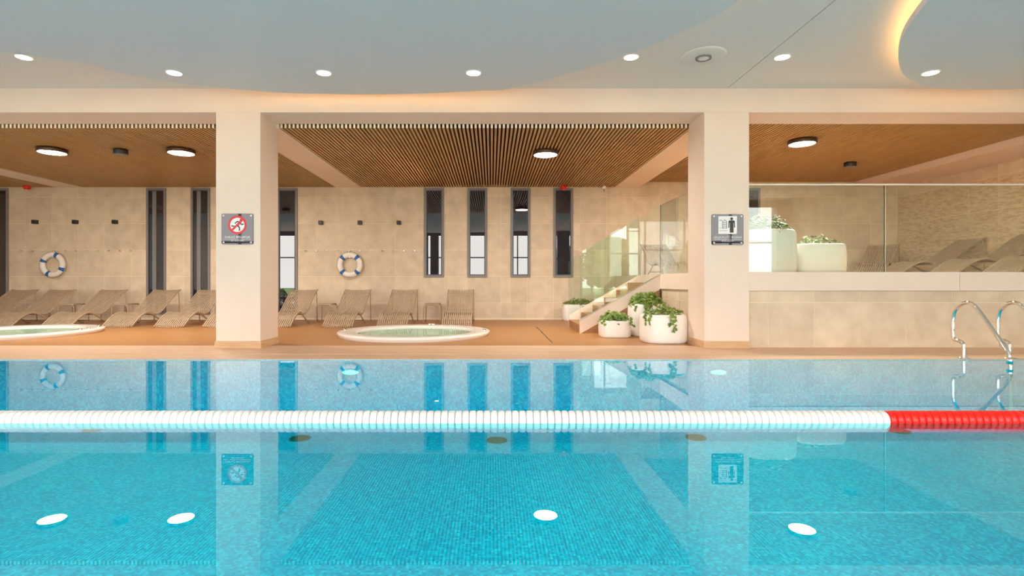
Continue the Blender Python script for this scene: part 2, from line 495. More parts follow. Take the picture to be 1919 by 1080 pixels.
T = .75; g = .0055
ntile = 0
for i in range(-2, 40):
    xa = -13.235-T*2+T*i; xb = xa+T
    if xa < -15: continue
    for k in range(-1, 5):
        za = .48+T*k; zb = za+T
        a, b, c, d = max(xa, -14.9), min(xb, XR), max(za, 0.0), min(zb, 3.99 if xa > 4 else 3.85)
        if xa >= 3.6: c = max(c, 1.24)
        if b-a < .02 or d-c < .02: continue
        rects = [(a, b, c, d)]
        for w in WIN: rects = sub(rects, w)
        for r in rects:
            if r[1]-r[0] < .02 or r[3]-r[2] < .02: continue
            tile(wb, r[1]-r[0]-2*g, r[3]-r[2]-2*g, ((r[0]+r[1])/2, YB, (r[2]+r[3])/2), M['tile']); ntile += 1
mb = MB(); mb.box(-14.9, 3.5, YB-.018, YB, .0, .05)
struct('baseboard_back', mb, M['grout'], 'thin pale skirting along the foot of the rear wall')
wlab = ['narrow window first of four beside the spa, half reflecting', 'narrow window second of four above the bare wall', 'narrow window third of four with bright reflection', 'narrow window fourth of four next to the stairs',
        'tall window at the far end behind the end loungers', 'tall window behind the loungers, farther from the pillar', 'tall window behind the loungers, nearer the pillar', 'tall window beside the pillar with the no running plaque', 'narrow window behind the glass of the raised deck']
for k, (x0, x1, z0, z1) in enumerate(WIN):
    r = group_root('window_%d' % (k+1), wlab[k])
    f = .062; y0, y1 = YB-.035, YB+.0
    mb = MB(); mb.bbox(x0, x0+f, y0, y1, z0, z1, .004); mb.bbox(x1-f, x1, y0, y1, z0, z1, .004)
    mb.bbox(x0+f, x1-f, y0, y1, z0, z0+f, .004); mb.bbox(x0+f, x1-f, y0, y1, z1-f, z1, .004)
    mb.build('window_frame', M['frame'], r)
    i = .022
    mb = MB(); a, b, c, d = x0+f, x1-f, z0+f, z1-f
    mb.box(a, a+i, y0+.012, y1, c, d); mb.box(b-i, b, y0+.012, y1, c, d); mb.box(a+i, b-i, y0+.012, y1, c, c+i); mb.box(a+i, b-i, y0+.012, y1, d-i, d)
    mb.build('sash', M['frame_in'], r)
    if k in (5, 6):
        mb = MB(); mb.box(a+i+.09, a+i+.20, y0+.014, y0+.024, c+i, d-i); mb.build('sash_bar', M['sash_grey'], r)
    mb = MB(); mb.box(a+i, b-i, y0+.024, y0+.032, c+i, d-i); mb.build('pane', M['pane'], r)

# side walls
mb = MB(); mb.box(XL-.3, XL, YF-.3, YB+.3, -.3, 4.5)
struct('wall_left', mb, M['cream'], 'cream end wall past the far spa')
mb = MB(); mb.box(XR, XR+.3, YF-.3, YB+.3, -.3, 4.5)
wr = struct('wall_right', mb, M['grout'], 'end wall of the raised deck in rippled stone')
for i in range(9):
    yb = YB-T*i; ya = max(yb-T, 8.8)
    for k in range(1, 5):
        za = max(.48+T*k, 1.24); zb = min(.48+T*k+T, 3.76)
        if zb-za < .02 or yb-ya < .02: continue
        tile(wr, yb-ya-2*g, zb-za-2*g, (XR, (ya+yb)/2, (za+zb)/2), M['stone'] if k < 4 else M['tile'], 'x')

# glazed front behind the camera (shows only in reflections)
wf = group_root('wall_front', 'glazed front of the hall behind the camera')
mb = MB(); mb.box(XL, XR, YF-.1, YF, -.3, .12); mb.box(XL, XR, YF-.1, YF, 3.95, 4.4); mb.build('sill', M['frame'], wf)
for x0, x1 in ((-3.8, -3.3), (4.1, 4.85), (-12.1, -11.2), (XL, XL+.6), (XR-.6, XR)):
    mb = MB(); mb.box(x0, x1, YF-.3, YF+.1, -.3, 4.4); mb.build('pier', M['frame'], wf)
for i in range(15):
    x = -15.2+i*1.87
    mb = MB(); mb.box(x-.035, x+.035, YF-.1, YF, .12, 3.95); mb.build('mullion', M['frame'], wf)
mb = MB(); mb.box(XL, XR, YF-.1, YF-.01, 2.55, 2.62); mb.build('transom', M['frame'], wf)
mb = MB(); mb.box(XL, XR, YF-.06, YF-.05, .12, 3.95); mb.build('glazing', M['facade_glass'], wf)
# garden outside
mb = MB(); mb.box(-70, 70, -90, YF-.3, -.6, -.35); struct('ground', mb, M['lawn'], 'lawn outside the glazed front')
mb = MB(); mb.box(-60, 60, -22, YF-.3, -.35, -.30); struct('path', mb, M['paving'], 'pale paving outside the glazed front')
def tree(x, y, h, i):
    t = thing('tree', 'leafy green garden tree outside the glazed front, %s along the row' % ORD[i], 'tree', (x, y, -.35), group='trees outside the glazed front')
    mb = MB(); mb.lathe([(.22, 0), (.16, h*.3), (.08, h*.6), (.01, h*.8)], 8); mb.build('trunk', M['bark'], t)
    rnd = random.Random(i); mb = MB()
    for _ in range(900):
        a = rnd.uniform(0, 2*pi); u = rnd.uniform(.18, 1); rr = h*.3*math.sin(pi*min(1, u*.95))**.6*rnd.uniform(.5, 1)
        c = Vector((rr*math.cos(a), rr*math.sin(a), h*u)); d = [Vector((rnd.gauss(0,1), rnd.gauss(0,1), rnd.gauss(0,1))).normalized()*rnd.uniform(.2, .4) for _ in range(2)]
        mb.add([c-d[0], c+d[1], c+d[0], c-d[1]], [(0,1,2,3)])
    mb.fix = False
    o = mb.build('crown', M['tree_leaf'], t); o['kind'] = 'stuff'
for i, (x, y, h) in enumerate(((-12,-26,7),(6,-24,6.5),(11,-27,7.5),(16,-23,7),(-18,-30,8),(29,-26,8),(8.5,-31,7.5),(13.5,-33,8))): tree(x, y-1.5, h*.74, i+1)

# ------------------------------------------------------------------ raised deck, stairs, glass
DZ0, DZ1 = .935, 1.24
mb = MB()
mb.prism([(4.18,8.74),(XR,8.74),(XR,YB),(3.55,YB),(3.55,9.375),(4.18,9.375)], DZ0, DZ1-.002)
rf = struct('raised_floor', mb, M['basewood'], 'raised deck slab with a cream fascia')  # unseen top made paler than the lower deck to bounce more light
for x0, x1 in ((4.18, 7.645), (7.652, XR)):
    mb = MB(); mb.box(x0, x1, 8.715, 8.74, DZ0, DZ1); mb.build('fascia_panel', M['cream'], rf)
mb = MB(); mb.box(3.525, 3.55, 9.376, YB-.02, DZ0, DZ1); mb.build('fascia_panel', M['cream'], rf)
wp = group_root('wall_platform', 'tiled wall under the raised deck')
mb = MB(); mb.box(4.18, XR, 8.765, 8.9, 0, DZ0); mb.box(3.575, 3.7, 9.376, YB, 0, DZ0); mb.build('grout_bed', M['grout'], wp)
x = 4.547-.755
while x < XR:
    a, b = max(x, 4.18), min(x+.755, XR)
    if b-a > .03:
        tile(wp, b-a-2*g, .74-2*g, ((a+b)/2, 8.765, .37), M['tile']); tile(wp, b-a-2*g, DZ0-.74-2*g, ((a+b)/2, 8.765, (.74+DZ0)/2), M['tile'])
    x += .755
y = 9.376
while y < YB-.05:
    b = min(y+.75, YB)
    tile(wp, b-y-2*g, .74-2*g, (3.575, (y+b)/2, .37), M['tile'], 'x'); tile(wp, b-y-2*g, DZ0-.74-2*g, (3.575, (y+b)/2, (.74+DZ0)/2), M['tile'], 'x')
    y += .75

# staircase rising along +x
SY0, SY1, SX0, SX1 = 11.16, 12.78, 1.85, 3.525
st = thing('staircase', 'cream sided staircase with brown steps up to the raised deck', 'stairs', (SX0, SY0, 0))
n = 7; rise = DZ1/n; run = (SX1-SX0)/(n-1)
for k in range(n-1):
    mb = MB(); mb.bbox(run*k, SX1-SX0, .07, SY1-SY0-.07, rise*k, rise*(k+1), .004)
    mb.build('step', M['deck_step'], st)
sl = DZ1/(SX1-SX0)*.91
for y0, y1 in ((0, .07), (SY1-SY0-.07, SY1-SY0)):
    mb = MB(); L = SX1-SX0
    poly = [(0, 0), (.02, 0), (L, .92), (L, DZ1), (0, .285)]
    mb.prism(poly, y0, y1, lambda x, z, y: (x, y, z)); mb.build('stringer', M['cream'], st)
mb = MB(); L = SX1-SX0; mb.prism([(.03, 0), (L, 0), (L, .91), ], .03, .06, lambda x, z, y: (x, y, z)); mb.build('side_panel', M['deck_step'], st)

def glass_mb(poly, y0, y1, to):
    mb = MB(); n = len(poly)
    v = [to(a, b, y0) for a, b in poly]+[to(a, b, y1) for a, b in poly]
    mb.add(v, [tuple(range(n))[::-1], tuple(range(n, 2*n))])
    mb.mi = 1
    mb.add(v, [(i, (i+1) % n, n+(i+1) % n, n+i) for i in range(n)])
    return mb
GM = [M['glass'], M['glass_edge']]
gb = thing('glass_balustrade', 'glass balustrade with slim cream top rail along the raised deck', 'balustrade', (4.18, 8.76, DZ1))
for x0, x1 in ((.01, 2.272), (2.292, XR-4.18)):
    mb = glass_mb([(x0, -.02), (x1, -.02), (x1, 1.42), (x0, 1.42)], 0, .014, lambda a, b, y: (a, y, b)); mb.build('glass_panel', GM, gb)
mb = MB(); mb.box(2.275, 2.289, -.004, .018, -.0, 1.42); mb.build('joint_post', M['chrome'], gb)
mb = MB(); mb.bbox(0, XR-4.18, -.014, .028, 1.42, 1.45, .005); mb.build('top_rail', M['cream'], gb)
def stair_glass(y, label, top0, top1):
    gb = thing('glass_balustrade', label, 'balustrade', (SX0, y, 0))
    L = SX1-SX0
    mb = glass_mb([(0.0, .27), (L, DZ1-.01), (L, top1), (.12, top0), (0, top0-.12)], 0, .014, lambda a, b, yy: (a, yy, b)); mb.build('glass_panel', GM, gb)
    return gb
stair_glass(SY0-.016, 'sloping glass balustrade on the pool side of the stairs', 1.72, 2.69)
stair_glass(SY1+.004, 'sloping glass balustrade on the window side of the stairs', 1.68, 2.66)
gb = thing('glass_balustrade', 'glass balustrade on the deck edge between stairs and pillar', 'balustrade', (3.535, 9.4, DZ1))
mb = glass_mb([(0, -.02), (1.74, -.02), (1.74, 1.44), (0, 1.44)], -.006, .008, lambda a, b, x: (x, a, b)); mb.build('glass_panel', GM, gb)

# ------------------------------------------------------------------ lane rope
lr = thing('lane_rope', 'lane rope of white floats turning red at one end, across the pool', 'lane rope', (0, 4.19, -.003))
prof = [(.022, -.0268), (.054, -.0268), (.066, -.0235), (.0715, -.014), (.072, 0), (.0715, .014), (.066, .0235), (.054, .0268), (.022, .0268)]
mb = MB(); mb.lathe(prof, 20, axis='x'); fw = mb.mesh('float', M['float_white']); mb = MB(); mb.lathe(prof, 20, axis='x'); fr = mb.mesh('float', M['float_red'])
p = .0553
for i in range(-135, 160):
    x = 3.09+p*(i-.5+1-55)
    o = bpy.data.objects.new('float', fw if i < 55 else fr); C.objects.link(o); o.parent = lr; o.location = (x, 0, 0)
mb = MB(); mb.tube([(PX0+.01, 0, 0), (PX1-.01, 0, 0)], .008, 6); mb.build('cable', M['chrome'], lr)

# ------------------------------------------------------------------ pool ladder
ld = thing('pool_ladder', 'chrome pool ladder with two looped handrails at the far pool edge', 'ladder', (6.68, 7.55, 0))
path = spline([(0,.0,-.02),(0,0,.06),(0,.0,.17),(0,.015,.21),(0,.06,.232),(0,.13,.245),(0,.165,.27),(0,.175,.32),(0,.175,.42),(0,.172,.55),(0,.13,.68),(0,.02,.77),(0,-.10,.785),(0,-.19,.73),(0,-.27,.645),(0,-.45,.425),(0,-.60,.24),(0,-.655,.15),(0,-.675,.05),(0,-.68,-.1),(0,-.68,-.7)], 5)
mb = MB(); mb.tube(path, .026, 10); rail = mb.mesh('handrail', M['chrome'])
mb = MB(); mb.lathe([(.075, .001), (.075, .008), (.03, .016)], 20); fl = mb.mesh('flange', M['chrome'])
mb = MB(); mb.lathe([(.034, 0), (.034, .09)], 16, (0, -.672, .02)); co = mb.mesh('collar', M['chrome'])
for dx in (0, .65):
    o = bpy.data.objects.new('handrail', rail); C.objects.link(o); o.parent = ld; o.location = (dx, 0, 0)
    for nm, me in (('flange', fl), ('collar', co)):
        q = bpy.data.objects.new(nm, me); C.objects.link(q); q.parent = o
for z in (-.22, -.46, -.68):
    mb = MB(); mb.bbox(.0, .65, -.73, -.63, z, z+.025, .004); mb.build('rung', M['chrome'], ld)

# ------------------------------------------------------------------ spas
def spa(cx, cy, label, knobs):
    t = thing('spa_tub', label, 'hot tub', (cx, cy, 0))
    mb = MB()
    mb.lathe([(1.47,-.05),(1.50,.0),(1.52,.03),(1.535,.06),(1.53,.078),(1.50,.088),(1.40,.090),(1.22,.080),(1.17,.068),(1.14,.03),(1.12,-.1),(1.05,-.45),(.8,-.5),(.75,-.85),(0,-.9)], 64)
    mb.fix = True
    mb.build('shell', M['acrylic'], t)
    mb = MB(); mb.lathe([(1.15, .045), (0.0, .045)], 64, smooth=False, caps=False); mb.fix = False
    o = mb.build('water_surface', M['spa_water'], t)
    # make sure the surface faces up
    for pl_ in o.data.polygons:
        if pl_.normal.z < 0: o.data.flip_normals(); break
    for a in knobs:
        mb = MB(); r = 1.43
        mb.lathe([(.035, .088), (.038, .10), (.03, .118), (.012, .125)], 12, (r*math.cos(a), r*math.sin(a), 0))
        mb.build('knob', M['chrome'], t)
    return t
spa(*SPA[0], 'round white hot tub sunk in the deck before the four windows', [pi*1.0, -.05, pi/2-.1, pi/2-.16])
spa(*SPA[1], 'round white hot tub cut by the edge of the picture', [.5, .62, 0.12, -.05])

# ------------------------------------------------------------------ loungers
W = .335
def make_lounger(label):
    t = thing('sun_lounger', label, 'sun lounger', group='slatted sun loungers')
    pr = [(0,.016),(.10,.105),(.22,.205),(.34,.285),(.44,.325),(.53,.328),(.62,.30),(.72,.268),(.82,.262),(.92,.295),(1.04,.38),(1.20,.525),(1.38,.68),(1.54,.80),(1.65,.86)]
    K = 1.22                                # stretch to full lounger length
    pr = [(y*K, z) for y, z in pr]
    P = spline([(0, y, z) for y, z in pr], 3)
    mb = MB(); mb.tube(P, .009, 4, rx=.0195); rib = mb.mesh('rib', M['rattan'])
    n = 15
    bow = lambda x: -.026*(1-(x/W)**2)
    for i in range(n):
        x = -W+2*W*i/(n-1)
        o = bpy.data.objects.new('rib', rib); C.objects.link(o); o.parent = t
        o.location = (x, 0, bow(x)*.0)
        # cross-section dips towards the middle along the back
        o.location = (x, -.02*(1-(x/W)**2), bow(x)*.6+.001 if abs(x) < W-.01 else 0)
    for s in (-1, 1):
        mb = MB(); A = spline([(s*(W+.012), y*K, z) for y, z in [(0,.015),(.12,.115),(.26,.225),(.40,.295),(.52,.305),(.66,.255),(.82,.155),(.98,.06),(1.10,.012)]], 4)
        mb.tube(A, .024, 6, rx=.014); mb.build('arched_leg', M['rattan'], t)
        mb = MB(); A = spline([(s*(W+.010), y, z) for y, z in pr[4:]], 3); mb.tube(A, .018, 6, rx=.012); mb.build('side_rail', M['rattan'], t)
        mb = MB(); mb.tube([(s*(W+.012), 1.57*K, .80), (s*(W+.012), 1.60*K, .4), (s*(W+.012), 1.615*K, .0)], .013, 6); mb.build('rear_leg', M['rattan'], t)
    for y, z in ((.03,.045),(.50,.318),(1.02,.352),(1.50,.765)):
        mb = MB(); X = [(-W+2*W*k/8) for k in range(9)]
        mb.tube([(x, y*K-.02*(1-(x/W)**2), z+bow(x)*.6+.012) for x in X], .009, 6); mb.build('crossbar', M['rattan'], t)
    mb = MB(); mb.tube([(-W, .62*K, .262), (W, .62*K, .262)], .014, 6); mb.tube([(-W, .92*K, .09), (W, .92*K, .09)], .012, 6); mb.build('under_brace', M['rattan_dark'], t)
    return t
row = [(-12.75, 'end lounger at the far tall window, cut by the picture edge'), (-11.7, 'slatted taupe lounger second in from the end, beneath the tilted life ring'),
       (-10.3, 'slatted taupe lounger between the two side tables near the far spa'), (-8.85, 'slatted taupe lounger in front of the farther of the tall windows'),
       (-7.62, 'slatted taupe lounger in front of the window nearest the pillar, a table at its side'), (-6.47, 'slatted taupe lounger mostly hidden behind the no running pillar'),
       (-5.10, 'slatted taupe lounger beside the tall window just past the no running pillar'), (-3.64, 'slatted taupe lounger directly under the upright life ring'),
       (-2.36, 'slatted taupe lounger behind the middle spa, farther from the four windows'), (-.83, 'slatted taupe lounger under the first of the four narrow windows')]
proto = None
for x, lab in row:
    if proto is None:
        proto = make_lounger(lab); proto.location = (x, 12.59, 0)
    else: dup(proto, (x, 12.59, 0), 0, lab)
dup(proto, (4.42, 12.62, DZ1), 0, 'slatted taupe lounger on the raised deck seen through the stair glass')
dup(proto, (9.46, 13.42, DZ1), -.80, 'slatted taupe lounger in the corner of the raised deck, behind the glass joint')
for k, (yy, lab) in enumerate(((12.74, 'slatted taupe lounger second from the corner along the rippled stone wall'), (11.22, 'slatted taupe lounger third from the corner along the rippled stone wall'), (9.95, 'slatted taupe lounger nearest the glass along the rippled stone wall'))):
    dup(proto, (9.48, yy, DZ1), -pi/2, lab)

# side tables
def make_table(label):
    t = thing('side_table', label, 'side table', group='small side tables between loungers')
    for y in (.02, .52):
        w = .205
        A = spline([(-w-.012, y, 0), (-w-.006, y, .2), (-w, y, .40), (-w+.03, y, .455), (-w+.09, y, .47), (0, y, .473), (w-.09, y, .47), (w-.03, y, .455), (w, y, .40), (w+.006, y, .2), (w+.012, y, 0)], 3)
        mb = MB(); mb.tube(A, .013, 8); mb.build('leg_frame', M['rattan'], t)
    mb = MB(); w, d = .20, .54
    poly = []
    for cx, cy, a0 in ((w-.07, d-.07, 0), (-w+.07, d-.07, pi/2), (-w+.07, .07, pi), (w-.07, .07, 1.5*pi)):
        for k in range(5): a = a0+pi/2*k/4; poly.append((cx+.07*math.cos(a), cy+.07*math.sin(a)))
    mb.prism(poly, .483, .505); mb.build('tabletop', M['rattan'], t)
    return t
tabs = [(-11.10, 'small taupe side table between the two loungers under the tilted life ring'), (-9.70, 'small taupe side table beside the farther tall window'),
        (-7.04, 'small taupe side table half hidden by the no running pillar'), (-4.37, 'small taupe side table beneath the upright life ring'), (-1.56, 'small taupe side table between the two loungers behind the middle spa')]
tp = make_table(tabs[0][1]); tp.location = (tabs[0][0], 13.9, 0)
for x, lab in tabs[1:]:
    o = dup(tp, (x, 13.9, 0), 0, lab)
    if x == -7.04: o.scale = (.86, 1, 1)

# ------------------------------------------------------------------ planters with ivy
def superellipse(w, d, n=40, e=3.2):
    out = []
    for i in range(n):
        a = 2*pi*i/n; c, s_ = math.cos(a), math.sin(a)
        out.append((w*math.copysign(abs(c)**(2/e), c), d*math.copysign(abs(s_)**(2/e), s_)))
    return out
LEAF = [(0,-.1),(.28,-.28),(.5,.02),(.30,.16),(.42,.5),(.16,.42),(0,.9),(-.16,.42),(-.42,.5),(-.30,.16),(-.5,.02),(-.28,-.28)]
def planter(loc, w, d, h, label, leaves, spread=.1, up=.16, trail=(), rz=0, seed=1):
    t = thing('planter', label, 'planter', loc, rz)
    mb = MB(); n = 40
    prof = [(.90,0),(.93,.004),(.97,.03),(.99,.10),(1.0,.3),(1.0,.6),(.985,.85),(.955,.95),(.91,.99),(.87,1.0),(.83,.99),(.80,.95),(.80,.86)]
    rings = [superellipse(w/2*s, d/2*s, n) for s, _ in prof]
    vs = [(x, y, z*h if z > .05 else z*h) for (s, z), R in zip(prof, rings) for x, y in R]
    fs = [(k*n+i, k*n+(i+1) % n, (k+1)*n+(i+1) % n, (k+1)*n+i) for k in range(len(prof)-1) for i in range(n)]
    mb.add(vs, fs, True); mb.add(vs[:n], [tuple(range(n))[::-1]])
    mb.build('pot', M['planter'], t)
    mb = MB(); mb.prism(superellipse(w/2*.795, d/2*.795, n), h*.80, h*.88); mb.build('soil', M['soil'], t)
    rnd = random.Random(seed); mb = MB(); mb.fix = False
    def leaf(c, s, nrm):
        nrm = nrm.normalized(); a = nrm.orthogonal().normalized(); a.rotate(Matrix.Rotation(rnd.uniform(0, 2*pi), 3, nrm)); b = nrm.cross(a)
        mb.add([c+nrm*s*.12]+[c+a*x*s+b*y*s-nrm*s*.15*abs(x) for x, y in LEAF], [(0, i+1, (i+1) % 12+1) for i in range(12)])
    for _ in range(leaves):
        a = rnd.uniform(0, 2*pi); u = math.sqrt(rnd.random())
        x = math.cos(a)*u*(w/2*.86+spread*.6); y = math.sin(a)*u*(d/2*.86+spread*.6)
        hh = up*(1-u**2.2)*rnd.uniform(.25, 1)+rnd.uniform(-.02, .05)
        if u > .9: hh -= rnd.uniform(0, .07)
        leaf(Vector((x, y, h+hh)), rnd.uniform(.045, .085), Vector((x*1.5+rnd.gauss(0,.25), y*1.5-.25+rnd.gauss(0,.25), .5+rnd.random()*.5)))
    for x, y0, ln in trail:
        px, pz = x, h+.03
        k = 0
        while h-pz < ln:
            leaf(Vector((px+rnd.uniform(-.035,.035), y0-rnd.uniform(.005,.03), pz)), rnd.uniform(.05, .075), Vector((rnd.gauss(0,.3), -1, .3))); pz -= .035; px += rnd.uniform(-.012,.012); k += 1
    o = mb.build('ivy', M['leaf'], t); o['kind'] = 'stuff'
    return t
planter((2.42, 10.50, 0), .60, .56, .33, 'low oblong white planter with ivy beneath the stair stringer', 330, .06, .15, seed=2, trail=((.26, -.28, .12), (-.28, -.25, .08)))
planter((3.12, 10.76, 0), .70, .62, .64, 'tallest white planter at the back of the three by the stairs, full ivy', 420, .09, .24, seed=3, trail=((-.12, -.34, .30), (-.08, -.35, .22), (.22, -.34, .2), (-.30, -.30, .12)))
planter((3.085, 9.60, 0), .78, .72, .50, 'rounded white planter nearest the pool edge, ivy hanging down its front', 120, .02, .10, seed=4, trail=((.02, -.385, .20), (.06, -.385, .30), (-.33, -.26, .16), (-.36, -.2, .22)))
planter((2.42, 14.74, 0), .92, .5, .46, 'white planter by the rear wall behind the stair glass', 260, .06, .14, seed=5)
planter((4.98, 9.66, DZ1), .93, .7, .77, 'tall white planter behind the glass on the raised deck', 330, .04, .30, seed=6)
planter((5.90, 9.70, DZ1), .90, .7, .52, 'low wide white planter behind the glass on the raised deck', 130, .02, .16, seed=7)

# ------------------------------------------------------------------ wall fittings
for grp, xs, z, ring in (('wall lights above the tilted life ring', (-12.91, -11.77, -10.65), 2.77, 'tilted'), ('wall lights above the upright life ring', (-4.83, -3.72, -2.62), 2.75, 'upright')):
    for k, x in enumerate(xs):
        o = thing('wall_light', '%s of three small black wall lights over the %s life ring' % (['leftmost', 'middle one', 'rightmost'][k], ring), 'wall light', (x, YB, z), group=grp)
        mb = MB(); mb.bbox(-.055, .055, -.025, .002, -.055, .055, .004); mb.build('back_plate', M['black'], o)
        mb = MB(); mb.bbox(-.05, .05, -.13, -.025, -.055, .055, .006); mb.build('housing', M['black'], o)
mbk = MB(); mbk.lathe([(.012, 0), (.012, -.03), (.02, -.034), (.02, -.046), (.008, -.05)], 12, axis='y'); hk = mbk.mesh('wall_stud', M['chrome'])
for ring, x0 in (('tilted', (42-921)*.01515), ('upright', (573-921)*.01515)):
    for k in range(11):
        o = bpy.data.objects.new('wall_stud', hk); C.objects.link(o); o.location = (x0+k*.3105, YB-.01, 1.955)
        tag(o, 'tiny chrome stud, %s from the left in the row over the %s life ring' % (ORD[k+1], ring), 'wall stud', 'studs over the %s life ring' % ring)

def torus_arc(mb, R, r, a0, a1, n, m=14, sq=.75):
    full = abs(a1-a0-2*pi) < 1e-6; k = n if full else n+1; vs = []
    for i in range(k):
        a = a0+(a1-a0)*i/n
        for j in range(m):
            b = 2*pi*j/m; rr = R+r*math.cos(b)
            vs.append((rr*math.cos(a), r*math.sin(b)*sq, rr*math.sin(a)))
    fs = []
    for i in range(n):
        i2 = (i+1) % k
        for j in range(m): fs.append((i*m+j, i*m+(j+1) % m, i2*m+(j+1) % m, i2*m+j))
    mb.add(vs, fs, True)
    if not full:
        o = len(mb.v)-len(vs)
        mb.f += [[o+j for j in range(m)], [o+(k-1)*m+j for j in range(m)]]; mb.m += [mb.mi]*2
def life_ring(x, z, rot, label):
    t = thing('life_ring', label, 'life ring', (x, YB-.085, z))
    mb = MB(); torus_arc(mb, .283, .076, 0, 2*pi, 56); mb.build('ring', M['ring_white'], t)
    rope = []
    for q in range(4):
        a = rot+q*pi/2
        mb = MB(); torus_arc(mb, .283, .0785, a-.15, a+.15, 6); mb.build('band', M['ring_blue'], t)
        slack = (.05 if q in (2, 3) else .012)
        for k in range(10):
            b = a+pi/2*k/10; s = math.sin(pi*k/10)
            rr = .362+slack*s
            rope.append((rr*math.cos(b), 0, rr*math.sin(b)))
    mb = MB(); mb.tube(rope, .008, 6, closed=True); mb.build('grab_line', M['rope'], t)
    mb = MB(); mb.lathe([(.012, -.03), (.012, .070)], 8, (0, 0, .215), axis='y'); mb.build('hook', M['chrome'], t)
life_ring((103-921)*.01515, 1.56, math.radians(66), 'white and blue life ring hung tilted on the wall near the far spa')
life_ring((657-921)*.01515, 1.555, pi/4, 'white and blue life ring hung upright between the pillar and four windows')

# ------------------------------------------------------------------ plaques on the pillars
def rrect(w, h, r, n=5):
    out = []
    for cx, cz, a0 in ((w/2-r, h/2-r, 0), (-w/2+r, h/2-r, pi/2), (-w/2+r, -h/2+r, pi), (w/2-r, -h/2+r, 1.5*pi)):
        for k in range(n): a = a0+pi/2*k/(n-1); out.append((cx+r*math.cos(a), cz+r*math.sin(a)))
    return out
def flat(poly, y0, y1, name, mat, parent):
    mb = MB(); mb.prism(poly, y0, y1, lambda x, z, y: (x, y, z)); return mb.build(name, mat, parent)
def disc(r, cx=0, cz=0, n=32): return [(cx+r*math.cos(2*pi*i/n), cz+r*math.sin(2*pi*i/n)) for i in range(n)]
def stroke(mb, pts, w, y0, y1):
    for (x0, z0), (x1, z1) in zip(pts, pts[1:]):
        d = Vector((x1-x0, z1-z0)); L = d.length; d /= L; nn = Vector((-d.y, d.x))*w/2; e = d*w*.25
        poly = [(x0-e.x+nn.x, z0-e.y+nn.y), (x0-e.x-nn.x, z0-e.y-nn.y), (x1+e.x-nn.x, z1+e.y-nn.y), (x1+e.x+nn.x, z1+e.y+nn.y)]
        mb.prism(poly, y0, y1, lambda x, z, y: (x, y, z))
def text(s, size, x, z, parent, mat, y=-.0125):
    cu = bpy.data.curves.new('lettering', 'FONT'); cu.body = s; cu.size = size; cu.align_x = 'CENTER'; cu.align_y = 'CENTER'; cu.extrude = .0006
    cu.materials.append(mat)
    tmp = bpy.data.objects.new('lettering_curve', cu); C.objects.link(tmp); bpy.context.view_layer.update()
    me = bpy.data.meshes.new_from_object(tmp.evaluated_get(bpy.context.evaluated_depsgraph_get())); bpy.data.objects.remove(tmp)
    o = bpy.data.objects.new('lettering', me); C.objects.link(o); o.parent = parent; o.location = (x, y, z); o.rotation_euler = (pi/2, 0, 0)
    return o
def plaque_base(x, z, label):
    t = thing('wall_sign', label, 'sign', (x, YP, z))
    flat(rrect(.515, .50, .025), -.012, .003, 'plate', M['plaque'], t)
    for sx in (-1, 1):
        for sz in (-1, 1):
            mb = MB(); mb.lathe([(.013, -.020), (.015, -.016), (.015, -.012)], 14, (sx*.222, 0, sz*.215), axis='y'); mb.build('screw', M['white_print'], t)
    return t
t = plaque_base((445.5-921)*.00866, 1.936, 'square mirror plaque with red no running symbol on the pillar')
flat(disc(.150, 0, .066, 40), -.0135, -.012, 'prohibition_ring', M['red_paint'], t)
flat(disc(.116, 0, .066, 40), -.0145, -.0135, 'symbol_field', M['white_print'], t)
mb = MB(); y0, y1 = -.0155, -.0145; dz = .066
mb.prism(disc(.020, .060, .078+dz, 16), y0, y1, lambda x, z, y: (x, y, z))
stroke(mb, [(.048, .05+dz), (.0, -.015+dz)], .034, y0, y1)
stroke(mb, [(.045, .045+dz), (.0, .055+dz), (-.035, .025+dz)], .018, y0, y1)
stroke(mb, [(.045, .04+dz), (.070, .005+dz), (.10, .015+dz)], .018, y0, y1)
stroke(mb, [(.005, -.012+dz), (.035, -.045+dz), (.035, -.09+dz)], .020, y0, y1)
stroke(mb, [(-.002, -.012+dz), (-.04, -.025+dz), (-.095, -.015+dz)], .020, y0, y1)
mb.build('running_figure', M['dark_print'], t)
mb = MB(); stroke(mb, [(-.09, -.09+dz), (.09, .09+dz)], .034, -.0165, -.0155); mb.build('slash', M['red_paint'], t)
text('ZAKAZ BIEGANIA', .052, 0, -.132, t, M['white_print'])
mb = MB(); mb.box(-.22, .22, -.0128, -.012, -.166, -.162); mb.build('rule', M['white_print'], t)
text('NO RUNNING', .032, 0, -.19, t, M['white_print'])
t = plaque_base((1363-921)*.00866, 1.927, 'square mirror plaque with white ladder and bather symbol on the pillar')
flat(rrect(.30, .29, .008), -.0135, -.012, 'symbol_field', M['white_print'], t).location = (0, 0, .073)
mb = MB(); y0, y1 = -.0145, -.0135
mb.prism(disc(.023, .065, .175, 18), y0, y1, lambda x, z, y: (x, y, z))
mb.prism([(.015,.135),(.03,.148),(.10,.148),(.115,.135),(.12,.03),(.104,.03),(.102,.11),(.095,.11),(.095,-.05),(.035,-.05),(.035,.11),(.028,.11),(.026,.03),(.01,.03)], y0, y1, lambda x, z, y: (x, y, z))
mb.build('bather_figure', M['dark_print'], t)
mb = MB()
for x in (-.095, -.03):
    stroke(mb, [(x-.035, .135), (x-.025, .155), (x-.005, .15), (x+.012, .13), (x+.012, .02)], .010, y0, y1)
for z in (.115, .085, .055, .028): stroke(mb, [(-.083, z), (-.018, z)], .010, y0, y1)
